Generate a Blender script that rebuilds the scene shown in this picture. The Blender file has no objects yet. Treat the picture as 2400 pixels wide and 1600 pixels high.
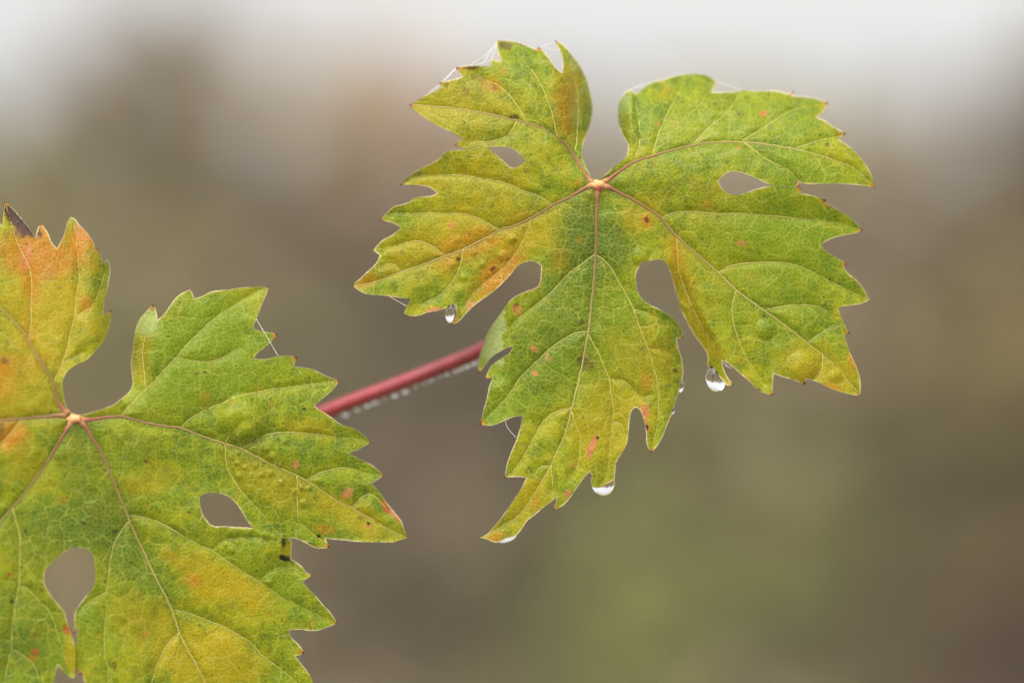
import bpy, bmesh, math, random
import numpy as np
from mathutils import Vector
from mathutils.geometry import delaunay_2d_cdt
from mathutils.kdtree import KDTree

random.seed(7)
RNG = np.random.default_rng(11)
SC = bpy.context.scene
COL = SC.collection

# ------------------------------------------------------------------ camera, sky, sun, exposure
CAM_H = 1.3
FOCUS = 0.611
cd = bpy.data.cameras.new('camera')
cam = bpy.data.objects.new('camera', cd)
COL.objects.link(cam)
cam.location = (0, 0, CAM_H)
cam.rotation_euler = (math.radians(90), 0, 0)
cd.lens = 100
cd.sensor_width = 36
cd.clip_start = 0.02
cd.clip_end = 3000
cd.dof.use_dof = True
cd.dof.focus_distance = FOCUS
cd.dof.aperture_fstop = 2.8
SC.camera = cam

SUN_EL, SUN_AZ = 58, 205          # elevation; azimuth from +Y (behind the leaves) towards +X
w = bpy.data.worlds.new('World')
SC.world = w
w.use_nodes = True
nt = w.node_tree
bg = nt.nodes['Background']
sky = nt.nodes.new('ShaderNodeTexSky')
sky.sky_type = 'NISHITA'
sky.sun_disc = False
sky.sun_elevation = math.radians(SUN_EL)
sky.sun_rotation = math.radians(SUN_AZ)
sky.air_density = 1.2
sky.dust_density = 4.0
hs = nt.nodes.new('ShaderNodeHueSaturation')     # cloud cover takes the blue out of the sky
hs.inputs['Saturation'].default_value = 0.04
nt.links.new(sky.outputs[0], hs.inputs['Color'])
nt.links.new(hs.outputs[0], bg.inputs['Color'])
bg.inputs['Strength'].default_value = 0.12

sl = bpy.data.lights.new('sun', 'SUN')
sl.energy = 1.5
sl.angle = math.radians(40)
sl.color = (1.0, 0.96, 0.9)
sun = bpy.data.objects.new('sun', sl)
COL.objects.link(sun)
sdir = Vector((math.sin(math.radians(SUN_AZ)) * math.cos(math.radians(SUN_EL)),
               math.cos(math.radians(SUN_AZ)) * math.cos(math.radians(SUN_EL)),
               math.sin(math.radians(SUN_EL))))
sun.rotation_euler = sdir.to_track_quat('Z', 'Y').to_euler()
sun.location = (2, 3, 6)

SC.view_settings.view_transform = 'Standard'
SC.view_settings.look = 'None'
SC.view_settings.exposure = 1.0
SC.view_settings.gamma = 1.0
SC.render.engine = 'CYCLES'
SC.cycles.use_denoising = True
SC.cycles.max_bounces = 10
SC.cycles.transparent_max_bounces = 16
SC.cycles.transmission_bounces = 10
SC.cycles.volume_bounces = 1
SC.cycles.caustics_reflective = False
SC.cycles.caustics_refractive = False

# ------------------------------------------------------------------ helpers
PX = FOCUS * 0.36 / 2400          # metres per photograph pixel at the focus distance

def at(x, y, depth):
    """pixel direction + distance along the view axis -> point"""
    return Vector(((x - 1200) / 2400 * 0.36 * depth, depth, CAM_H - (y - 800) / 2400 * 0.36 * depth))

def at_px(x, y, d):
    return at(x, y, FOCUS + d * PX)

def srgb(r, g, b):
    c = np.array([r, g, b], float) / 255
    return np.where(c <= 0.04045, c / 12.92, ((c + 0.055) / 1.055) ** 2.4)

def tag(o, label=None, cat=None, group=None, kind=None):
    if label: o['label'] = label
    if cat: o['category'] = cat
    if group: o['group'] = group
    if kind: o['kind'] = kind
    return o

def link(name, me, m=None, parent=None):
    o = bpy.data.objects.new(name, me)
    COL.objects.link(o)
    if m is not None and me is not None:
        me.materials.append(m)
    if parent is not None:
        o.parent = parent
        o.matrix_parent_inverse = parent.matrix_world.inverted()
    return o

def empty(name, loc):
    o = bpy.data.objects.new(name, None)
    COL.objects.link(o)
    o.empty_display_size = 0.02
    o.location = loc
    bpy.context.view_layer.update()
    return o

def mesh_from(name, verts, faces, smooth=True):
    me = bpy.data.meshes.new(name)
    me.from_pydata([tuple(v) for v in verts], [], [tuple(f) for f in faces])
    if smooth:
        me.polygons.foreach_set('use_smooth', [True] * len(me.polygons))
    me.update()
    return me

def tube_data(pts, radii, sides=8, cap=True, closed=False):
    pts = [Vector(p) for p in pts]
    n = len(pts)
    V, F = [], []
    ref = None
    for i, p in enumerate(pts):
        a = pts[(i - 1) % n] if closed or i > 0 else p
        b = pts[(i + 1) % n] if closed or i < n - 1 else p
        t = (b - a)
        if t.length < 1e-12:
            t = Vector((0, 0, 1))
        t.normalize()
        if ref is None:
            ref = Vector((0, 1, 0)) if abs(t.y) < 0.9 else Vector((1, 0, 0))
        u = (ref - t * ref.dot(t))
        if u.length < 1e-6:
            u = t.orthogonal()
        u.normalize()
        ref = u
        v = t.cross(u)
        for k in range(sides):
            a_ = 2 * math.pi * k / sides
            V.append(p + (u * math.cos(a_) + v * math.sin(a_)) * radii[i])
    m = n if closed else n - 1
    for i in range(m):
        j = (i + 1) % n
        for k in range(sides):
            k2 = (k + 1) % sides
            F.append((i * sides + k, i * sides + k2, j * sides + k2, j * sides + k))
    if cap and not closed:
        F.append(tuple(reversed(range(sides))))
        F.append(tuple((n - 1) * sides + k for k in range(sides)))
    return V, F

def spline(pts, step):
    """smooth open curve through points of any dimension"""
    P = np.array(pts, float)
    out = []
    n = len(P)
    for i in range(n - 1):
        p0 = P[i - 1] if i > 0 else 2 * P[i] - P[i + 1]
        p3 = P[i + 2] if i < n - 2 else 2 * P[i + 1] - P[i]
        p1, p2 = P[i], P[i + 1]
        L = np.linalg.norm(p2 - p1)
        k = max(1, int(round(L / step)))
        for t in np.arange(k) / k:
            m1 = (p2 - p0) / 2
            m2 = (p3 - p1) / 2
            h = (2 * t**3 - 3 * t**2 + 1) * p1 + (t**3 - 2 * t**2 + t) * m1 + (-2 * t**3 + 3 * t**2) * p2 + (t**3 - t**2) * m2
            out.append(h)
    out.append(P[-1])
    return np.array(out)

def smooth_outline(pts, step=4.0, corner=42):
    """closed outline: curves between gentle points, sharp at teeth and notches"""
    P = np.array(pts, float)
    n = len(P)
    cor = np.zeros(n, bool)
    for i in range(n):
        a = P[i] - P[i - 1]
        b = P[(i + 1) % n] - P[i]
        c = np.dot(a, b) / (np.linalg.norm(a) * np.linalg.norm(b) + 1e-9)
        cor[i] = math.degrees(math.acos(max(-1, min(1, c)))) > corner
    out = []
    for i in range(n):
        j = (i + 1) % n
        p1, p2 = P[i], P[j]
        L = np.linalg.norm(p2 - p1)
        def tan(k, seg):
            if cor[k]: return seg
            a = P[k] - P[k - 1]; b = P[(k + 1) % n] - P[k]
            d = a / (np.linalg.norm(a) + 1e-9) + b / (np.linalg.norm(b) + 1e-9)
            return d / (np.linalg.norm(d) + 1e-9) * L
        m1, m2 = tan(i, p2 - p1), tan(j, p2 - p1)
        k = max(1, int(round(L / step)))
        for t in np.arange(k) / k:
            out.append((2 * t**3 - 3 * t**2 + 1) * p1 + (t**3 - 2 * t**2 + t) * m1 + (-2 * t**3 + 3 * t**2) * p2 + (t**3 - t**2) * m2)
    return np.array(out)

def near(Q, kd):
    d = np.empty(len(Q)); ix = np.empty(len(Q), int)
    for i, (a, b) in enumerate(Q.tolist()):
        _, ix[i], d[i] = kd.find((a, b, 0))
    return d, ix

def inside(Q, poly):
    """even-odd test; points sorted by y so that each edge only touches its own band"""
    o = np.argsort(Q[:, 1]); x = Q[o, 0]; y = Q[o, 1]
    r = np.zeros(len(Q), bool)
    for (ax, ay), (bx, by) in zip(poly, np.roll(poly, -1, 0)):
        if ay == by: continue
        lo, hi = np.searchsorted(y, [min(ay, by), max(ay, by)], side='left')
        if hi > lo:
            r[lo:hi] ^= x[lo:hi] < (bx - ax) * (y[lo:hi] - ay) / (by - ay) + ax
    out = np.empty(len(Q), bool); out[o] = r
    return out

def tree(pts):
    kd = KDTree(len(pts))
    for i, p in enumerate(pts): kd.insert((p[0], p[1], 0), i)
    kd.balance()
    return kd

def resample(c, step, closed=False):
    if closed: c = np.concatenate([c, c[:1]])
    L = np.concatenate([[0], np.cumsum(np.linalg.norm(np.diff(c, axis=0), axis=1))])
    t = np.arange(0, L[-1], step)
    return np.stack([np.interp(t, L, c[:, k]) for k in range(c.shape[1])], 1)

_perm = np.random.default_rng(5).random((256, 256))
def vnoise(x, y):
    xi = np.floor(x).astype(int); yi = np.floor(y).astype(int)
    fx = x - xi; fy = y - yi
    fx = fx * fx * fx * (fx * (fx * 6 - 15) + 10); fy = fy * fy * fy * (fy * (fy * 6 - 15) + 10)
    g = lambda i, j: _perm[i % 256, j % 256]
    return (g(xi, yi) * (1 - fx) + g(xi + 1, yi) * fx) * (1 - fy) + (g(xi, yi + 1) * (1 - fx) + g(xi + 1, yi + 1) * fx) * fy
def fbm(x, y, s, o=3, seed=0):
    r = 0; a = 0.5; t = 0
    for k in range(o):
        r = r + a * vnoise(x / s + 17.3 * (k + seed), y / s + 9.1 * (k + 2 * seed)); t += a
        a *= 0.5; s *= 0.5
    return r / t
def sstep(a, b, x):
    t = np.clip((x - a) / (b - a), 0, 1)
    return t * t * (3 - 2 * t)

# ------------------------------------------------------------------ materials
def new_mat(name):
    m = bpy.data.materials.new(name)
    m.use_nodes = True
    t = m.node_tree
    return m, t, t.nodes['Principled BSDF'], t.nodes['Material Output']

def simple_mat(name, rgb, rough=0.6, vary=0.25, scale=40.0, bump=0.2, spec=0.4):
    m, t, p, out = new_mat(name)
    tc = t.nodes.new('ShaderNodeTexCoord')
    nz = t.nodes.new('ShaderNodeTexNoise'); nz.inputs['Scale'].default_value = scale; nz.inputs['Detail'].default_value = 6
    t.links.new(tc.outputs['Object'], nz.inputs['Vector'])
    rp = t.nodes.new('ShaderNodeValToRGB')
    c = np.array(rgb)
    rp.color_ramp.elements[0].position = 0.3; rp.color_ramp.elements[1].position = 0.7
    rp.color_ramp.elements[0].color = (*(c * (1 - vary)), 1)
    rp.color_ramp.elements[1].color = (*np.minimum(c * (1 + vary), 1), 1)
    t.links.new(nz.outputs['Fac'], rp.inputs['Fac'])
    t.links.new(rp.outputs['Color'], p.inputs['Base Color'])
    p.inputs['Roughness'].default_value = rough
    p.inputs['Specular IOR Level'].default_value = spec
    if bump:
        b = t.nodes.new('ShaderNodeBump'); b.inputs['Strength'].default_value = bump; b.inputs['Distance'].default_value = 0.002
        t.links.new(nz.outputs['Fac'], b.inputs['Height']); t.links.new(b.outputs[0], p.inputs['Normal'])
    return m

LEAF_GAIN = 0.88
def leaf_material(name):
    m, t, p, out = new_mat(name)
    N, L = t.nodes, t.links
    at_c = N.new('ShaderNodeAttribute'); at_c.attribute_name = 'leaf_color'
    at_u = N.new('ShaderNodeAttribute'); at_u.attribute_name = 'leaf_uv'
    at_v = N.new('ShaderNodeAttribute'); at_v.attribute_name = 'net'
    # warp the plane a little so the vein network is irregular
    nz = N.new('ShaderNodeTexNoise'); nz.inputs['Scale'].default_value = 5; nz.inputs['Detail'].default_value = 2
    L.new(at_u.outputs['Vector'], nz.inputs['Vector'])
    vm = N.new('ShaderNodeVectorMath'); vm.operation = 'SCALE'; vm.inputs['Scale'].default_value = 0.10
    L.new(nz.outputs['Color'], vm.inputs[0])
    va = N.new('ShaderNodeVectorMath'); va.operation = 'ADD'
    L.new(at_u.outputs['Vector'], va.inputs[0]); L.new(vm.outputs[0], va.inputs[1])
    def vor(scale, lo, hi):
        v = N.new('ShaderNodeTexVoronoi'); v.feature = 'DISTANCE_TO_EDGE'; v.voronoi_dimensions = '2D'
        v.inputs['Scale'].default_value = scale
        L.new(va.outputs[0], v.inputs['Vector'])
        r = N.new('ShaderNodeMapRange'); r.interpolation_type = 'SMOOTHSTEP'
        r.inputs['From Min'].default_value = lo; r.inputs['From Max'].default_value = hi
        r.inputs['To Min'].default_value = 1; r.inputs['To Max'].default_value = 0
        L.new(v.outputs['Distance'], r.inputs['Value'])
        return v, r
    v2, f2 = vor(9.5, 0.02, 0.22)
    def mixc(fac, a, b):
        x = N.new('ShaderNodeMix'); x.data_type = 'RGBA'
        if isinstance(fac, (int, float)): x.inputs['Factor'].default_value = fac
        else: L.new(fac, x.inputs['Factor'])
        for s, v in ((x.inputs['A'], a), (x.inputs['B'], b)):
            if isinstance(v, tuple): s.default_value = v
            else: L.new(v, s)
        return x.outputs['Result']
    def mul(a, k):
        x = N.new('ShaderNodeMath'); x.operation = 'MULTIPLY'
        L.new(a, x.inputs[0])
        if isinstance(k, (int, float)): x.inputs[1].default_value = k
        else: L.new(k, x.inputs[1])
        return x.outputs[0]
    vein = (*(srgb(204, 200, 84)), 1)
    # dead and dark tissue shows no pale network
    bw = N.new('ShaderNodeRGBToBW'); L.new(at_c.outputs['Color'], bw.inputs[0])
    al = N.new('ShaderNodeMapRange'); al.inputs['From Min'].default_value = 0.04; al.inputs['From Max'].default_value = 0.14
    L.new(bw.outputs[0], al.inputs['Value'])
    alive = al.outputs['Result']
    c = mixc(mul(mul(f2.outputs['Result'], 0.2), alive), at_c.outputs['Color'], vein)
    c = mixc(mul(mul(at_v.outputs['Fac'], 0.6), alive), c, vein)
    # fine grain of the cells
    g = N.new('ShaderNodeTexNoise'); g.inputs['Scale'].default_value = 22; g.inputs['Detail'].default_value = 4
    L.new(at_u.outputs['Vector'], g.inputs['Vector'])
    gr = N.new('ShaderNodeMapRange'); gr.inputs['From Min'].default_value = 0.3; gr.inputs['From Max'].default_value = 0.7
    gr.inputs['To Min'].default_value = 0.80; gr.inputs['To Max'].default_value = 1.2
    L.new(g.outputs['Fac'], gr.inputs['Value'])
    sc = N.new('ShaderNodeVectorMath'); sc.operation = 'SCALE'
    L.new(c, sc.inputs[0]); L.new(gr.outputs['Result'], sc.inputs['Scale'])
    L.new(sc.outputs[0], p.inputs['Base Color'])
    p.inputs['Roughness'].default_value = 0.42
    p.inputs['Specular IOR Level'].default_value = 0.3
    b = N.new('ShaderNodeBump'); b.inputs['Strength'].default_value = 0.35; b.inputs['Distance'].default_value = 0.00025
    hsum = N.new('ShaderNodeMath'); hsum.operation = 'SUBTRACT'
    L.new(g.outputs['Fac'], hsum.inputs[0]); L.new(mul(f2.outputs['Result'], 0.5), hsum.inputs[1])
    L.new(hsum.outputs[0], b.inputs['Height'])
    L.new(b.outputs[0], p.inputs['Normal'])
    tr = N.new('ShaderNodeBsdfTranslucent')
    L.new(sc.outputs[0], tr.inputs['Color']); L.new(b.outputs[0], tr.inputs['Normal'])
    mx = N.new('ShaderNodeMixShader'); mx.inputs[0].default_value = 0.5
    L.new(p.outputs[0], mx.inputs[1]); L.new(tr.outputs[0], mx.inputs[2])
    L.new(mx.outputs[0], out.inputs['Surface'])
    return m

def attr_leaf_material(name, trans=0.4, rough=0.55):
    """veins, margin, far leaves: colour from the 'leaf_color' attribute"""
    m, t, p, out = new_mat(name)
    a = t.nodes.new('ShaderNodeAttribute'); a.attribute_name = 'leaf_color'
    t.links.new(a.outputs['Color'], p.inputs['Base Color'])
    p.inputs['Roughness'].default_value = rough
    p.inputs['Specular IOR Level'].default_value = 0.4
    tr = t.nodes.new('ShaderNodeBsdfTranslucent')
    t.links.new(a.outputs['Color'], tr.inputs['Color'])
    mx = t.nodes.new('ShaderNodeMixShader'); mx.inputs[0].default_value = trans
    t.links.new(p.outputs[0], mx.inputs[1]); t.links.new(tr.outputs[0], mx.inputs[2])
    t.links.new(mx.outputs[0], out.inputs['Surface'])
    return m

def set_color(me, name, arr):
    a = me.attributes.new(name, 'FLOAT_COLOR', 'POINT')
    n = len(me.vertices)
    c = np.ones((n, 4), np.float32); c[:, :3] = arr
    a.data.foreach_set('color', c.ravel())

M_BLADE = leaf_material('grape_leaf_blade')
M_VEIN = attr_leaf_material('leaf_vein', 0.4, 0.5)
M_FAR = attr_leaf_material('far_vine_leaf', 0.35, 0.6)
M_BARK = simple_mat('vine_bark', (0.10, 0.075, 0.055), 0.9, 0.4, 60, 0.8)
M_CANE = simple_mat('vine_cane', (0.16, 0.085, 0.05), 0.7, 0.3, 50, 0.4)
M_POST = simple_mat('weathered_post', (0.16, 0.145, 0.125), 0.9, 0.3, 25, 0.6)
M_WIRE = simple_mat('galvanised_wire', (0.3, 0.3, 0.3), 0.5, 0.1, 20, 0)
M_PET = simple_mat('red_petiole', tuple(srgb(150, 50, 60)), 0.38, 0.15, 300, 0.15, 0.6)
M_KNOB = simple_mat('petiole_knob', tuple(srgb(220, 162, 106)), 0.45, 0.25, 700, 0.2)
m, t, p, out = new_mat('water')
p.inputs['Base Color'].default_value = (1, 1, 1, 1); p.inputs['Roughness'].default_value = 0.0
p.inputs['IOR'].default_value = 1.333; p.inputs['Transmission Weight'].default_value = 1.0
M_WATER = m
m, t, p, out = new_mat('spider_silk')
p.inputs['Base Color'].default_value = (0.7, 0.7, 0.68, 1); p.inputs['Roughness'].default_value = 0.35
M_SILK = m

# ------------------------------------------------------------------ ground
def ground():
    n = 90
    xs = np.sign(np.linspace(-1, 1, n)) * np.abs(np.linspace(-1, 1, n))**3 * 140
    ys = np.sign(np.linspace(-1, 1, n)) * np.abs(np.linspace(-1, 1, n))**3 * 140 + 5
    V = [(x, y, 0.03 * math.sin(x * 3.1) * math.sin(y * 2.3) if abs(x) < 40 and abs(y) < 60 else 0) for y in ys for x in xs]
    F = [(j * n + i, j * n + i + 1, (j + 1) * n + i + 1, (j + 1) * n + i) for j in range(n - 1) for i in range(n - 1)]
    m, t, p, out = new_mat('vineyard_soil_and_grass')
    tc = t.nodes.new('ShaderNodeTexCoord')
    n1 = t.nodes.new('ShaderNodeTexNoise'); n1.inputs['Scale'].default_value = 0.8; n1.inputs['Detail'].default_value = 8
    t.links.new(tc.outputs['Object'], n1.inputs['Vector'])
    r = t.nodes.new('ShaderNodeValToRGB')
    r.color_ramp.elements[0].position = 0.4; r.color_ramp.elements[0].color = (0.12, 0.085, 0.06, 1)
    r.color_ramp.elements[1].position = 0.6; r.color_ramp.elements[1].color = (0.10, 0.10, 0.045, 1)
    t.links.new(n1.outputs['Fac'], r.inputs['Fac']); t.links.new(r.outputs['Color'], p.inputs['Base Color'])
    p.inputs['Roughness'].default_value = 0.95
    o = link('ground', mesh_from('ground', V, F), m)
    tag(o, 'brown soil and thin grass of the misty vineyard', 'ground', kind='structure')
ground()

# ------------------------------------------------------------------ vineyard behind (far out of focus)
FAR_G = np.array([0.175, 0.19, 0.035]); FAR_Y = np.array([0.34, 0.26, 0.06])
FAR_B = np.array([0.21, 0.15, 0.10]); FAR_P = np.array([0.37, 0.26, 0.18]); FAR_D = np.array([0.13, 0.05, 0.02])
LEAF2D = np.array([(0, -0.15), (0.28, -0.42), (0.5, -0.1), (0.34, 0.08), (0.46, 0.38), (0.16, 0.34), (0, 0.62),
                   (-0.16, 0.34), (-0.46, 0.38), (-0.34, 0.08), (-0.5, -0.1), (-0.28, -0.42)])

def leaf_cloud(name, leaves, parent):
    """leaves: (centre, size, rgb) -> one mesh of lobed leaves for one vine"""
    V, F, C = [], [], []
    for c, s, rgb in leaves:
        nrm = Vector((random.gauss(0, .5), random.gauss(-0.3, .6), random.gauss(0.2, .5))).normalized()
        u = nrm.orthogonal().normalized(); v = nrm.cross(u)
        a = random.uniform(0, 6.28); ca, sa = math.cos(a), math.sin(a)
        b = len(V)
        V.append(Vector(c) + nrm * s * 0.12); C.append(rgb)
        for (x, y) in LEAF2D:
            xx, yy = (x * ca - y * sa) * s, (x * sa + y * ca) * s
            V.append(Vector(c) + u * xx + v * yy - nrm * s * 0.25 * (x * x + y * y)); C.append(rgb)
        k = len(LEAF2D)
        for i in range(k):
            F.append((b, b + 1 + i, b + 1 + (i + 1) % k))
    me = mesh_from(name, V, F)
    set_color(me, 'leaf_color', np.array(C))
    return link(name, me, M_FAR, parent)

def make_vine(x0, y0, label, group, fol, n, top, width=1.15):
    """one trellised vine: trunk, arms, upright canes, foliage. fol(x,z)-> (density, rgb)"""
    root = empty('grape_vine', (x0, y0, 0))
    tag(root, label, 'vine', group)
    tp = spline([(x0, y0, -0.05, .03), (x0 + .03, y0 + .02, .25, .026), (x0 - .02, y0, .5, .024), (x0 + .01, y0, .72, .022)], .06)
    V, F = tube_data(tp[:, :3], tp[:, 3], 8)
    link('trunk', mesh_from('trunk', V, F), M_BARK, root)
    for s in (-1, 1):
        ap = spline([(x0, y0, .66, .018), (x0 + s * .2, y0, .74, .014), (x0 + s * width * .5, y0, .75, .010)], .06)
        V, F = tube_data(ap[:, :3], ap[:, 3], 6)
        link('arm', mesh_from('arm', V, F), M_BARK, root)
    for k in range(8):
        cx = x0 + (k - 3.5) / 8 * width
        h = top(cx) * random.uniform(.9, 1.03)
        cp = spline([(cx, y0, .73, .005), (cx + random.gauss(0, .03), y0 + random.gauss(0, .05), 1.0, .0045),
                     (cx + random.gauss(0, .05), y0 + random.gauss(0, .07), h, .002)], .08)
        V, F = tube_data(cp[:, :3], cp[:, 3], 5)
        link('cane', mesh_from('cane', V, F), M_CANE, root)
    leaves = []
    tries = 0
    while len(leaves) < n and tries < n * 8:
        tries += 1
        h1, h2 = (tries * .7548776662 + x0) % 1, (tries * .5698402910 + y0) % 1        # evenly spread
        x = x0 + (h1 - .5) * 1.1 * width
        tz = top(x)
        z = .62 + h2 * (tz - .62)
        d, rgb = fol(x, z)
        if random.random() > d: continue
        y = y0 + random.gauss(0, .14)
        leaves.append(((x, y, z), random.uniform(.07, .12), np.clip(rgb * random.uniform(.75, 1.25), 0, 1)))
    leaf_cloud('foliage', leaves, root)
    return root

ROW1 = 4.5
P1 = 0.36 * ROW1 / 2400           # metres per photograph pixel at the near row
def px_of(x, z):
    return 1200 + x / P1, 800 - (z - CAM_H) / P1

# the ragged top of the near row (photo px -> height): taller shoots at the left, low on the right
TOPX = [-3000, -600, -80, 120, 230, 380, 560, 760, 950, 1150, 1400, 1700, 2000, 2250, 2420, 2700, 3300, 5500]
TOPY = [120, 60, 330, 290, 60, 0, 50, 120, 150, 200, 235, 260, 270, 220, 100, 40, 130, 100]
def top1(x):
    px, _ = px_of(x, 1.3)
    y = np.interp(px, TOPX, TOPY)
    return CAM_H + (800 - y) * P1

# (px, py, radius, pigment, weight): leaves turn in patches along the row; first entry paints bright sky through a gap
PATCH = [(850, 310, 200, FAR_P * 1.5, 1.4), (360, 110, 190, FAR_B * .75, 1.6), (480, 480, 220, FAR_P * .8, 1.0), (130, 430, 200, FAR_Y * .65, 1.2),
         (300, 680, 240, FAR_G * 1.0, 1.4), (750, 650, 260, FAR_B * .85, .9), (1050, 1330, 280, FAR_B * .5 + FAR_D * .2, 1.4), (1500, 1400, 250, FAR_G * 1.6, 4.0),
         (2350, 860, 220, FAR_Y * .7, 3.0), (2420, 1400, 280, FAR_D * .8, 6.0), (2150, 520, 250, FAR_P * .65, .9), (1900, 1280, 260, FAR_G * 1.1 + FAR_Y * .15, 2.0),
         (1750, 1600, 160, FAR_B * .9, 1.5), (900, 950, 260, FAR_B * .65, .9), (2400, 330, 170, FAR_B * .6, 1.6), (1250, 250, 180, FAR_P, .6),
         (2250, 1150, 180, FAR_G * .9, 1.2), (1250, 950, 250, FAR_B * .65, .8), (1750, 900, 250, FAR_B * .75, .8)]
def fol1(x, z):
    px, py = px_of(x, z)
    c = (FAR_B * .8 + FAR_G * .5 + FAR_P * .2) * .35; wsum = .35
    for (ax, ay, r, col, wt) in PATCH:
        g = wt * math.exp(-((px - ax)**2 + (py - ay)**2) / (r * r))
        c = c + col * g; wsum += g
    c = c / wsum * (1.0 if py < 500 else 1.2)
    if random.random() < .15:
        c = random.choice([FAR_G, FAR_Y * .7, FAR_B, FAR_P])
    # thin near the top where shoots end
    d = 1.0 if py > 420 or px < 620 or px > 2300 else .6
    return d, c
for i in range(-3, 4):
    make_vine(i * 1.1 + .3, ROW1, 'autumn vine of the first trellised row behind the two sharp leaves, far out of focus',
              'vines of the first row behind', fol1, 900, top1)

def top2(x): return 1.62 + .1 * math.sin(x * 3.7) + .06 * math.sin(x * 9.1)
def fol2(x, z):
    k = .5 + .5 * math.sin(x * 2.1 + 1.3 * z)
    c = FAR_B * (1 - k) + (FAR_G * .7 + FAR_P * .4) * k
    return .9, c
proto = make_vine(0, 0, 'vine in the farther trellised rows, a faint blur in the mist', 'vines of the farther rows', fol2, 420, top2)
def copy_tree(o, parent=None):
    c = o.copy(); COL.objects.link(c)
    if parent is not None: c.parent = parent
    for ch in list(o.children): copy_tree(ch, c)
    return c
first = True
for r, y in enumerate((7.0, 9.5, 12.0, 14.5, 17.0, 22.0)):
    half = 3 + int(y * .18 / 1.1 * 1.6)
    for i in range(-half, half + 1):
        o = proto if first else copy_tree(proto)
        first = False
        o.location = (i * 1.1 + random.uniform(-.1, .1) + .4 * (r % 2), y, 0)
        o.rotation_euler.z = math.pi * (random.random() < .5)

def post(x, y, label, group, h=1.7):
    V, F = tube_data([(0, 0, -.3), (0, 0, .8), (.01, 0, h - .02), (.01, 0, h)], [.045, .043, .04, .03], 10)
    o = link('trellis_post', mesh_from('trellis_post', V, F), M_POST)
    o.location = (x, y, 0)
    tag(o, label, 'post', group)
for x in (-2.3, 2.6):
    post(x, ROW1 + .05, 'weathered wooden post in the first blurred trellis row', 'posts of the first row')
for y in (7.0, 9.5, 12.0):
    for x in (-3.4, 1.3):
        post(x + .2 * y / 7, y + .05, 'weathered wooden post in the farther rows', 'posts of the farther rows')
for z in (.76, 1.12, 1.5):
    V, F = tube_data([(-5, ROW1 + .06, z), (0, ROW1 + .06, z - .01), (5, ROW1 + .06, z)], [.0013] * 3, 5)
    o = link('trellis_wire', mesh_from('trellis_wire', V, F), M_WIRE)
    tag(o, 'thin steel trellis wire strung along the first blurred row', 'wire', 'wires of the first row')

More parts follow.
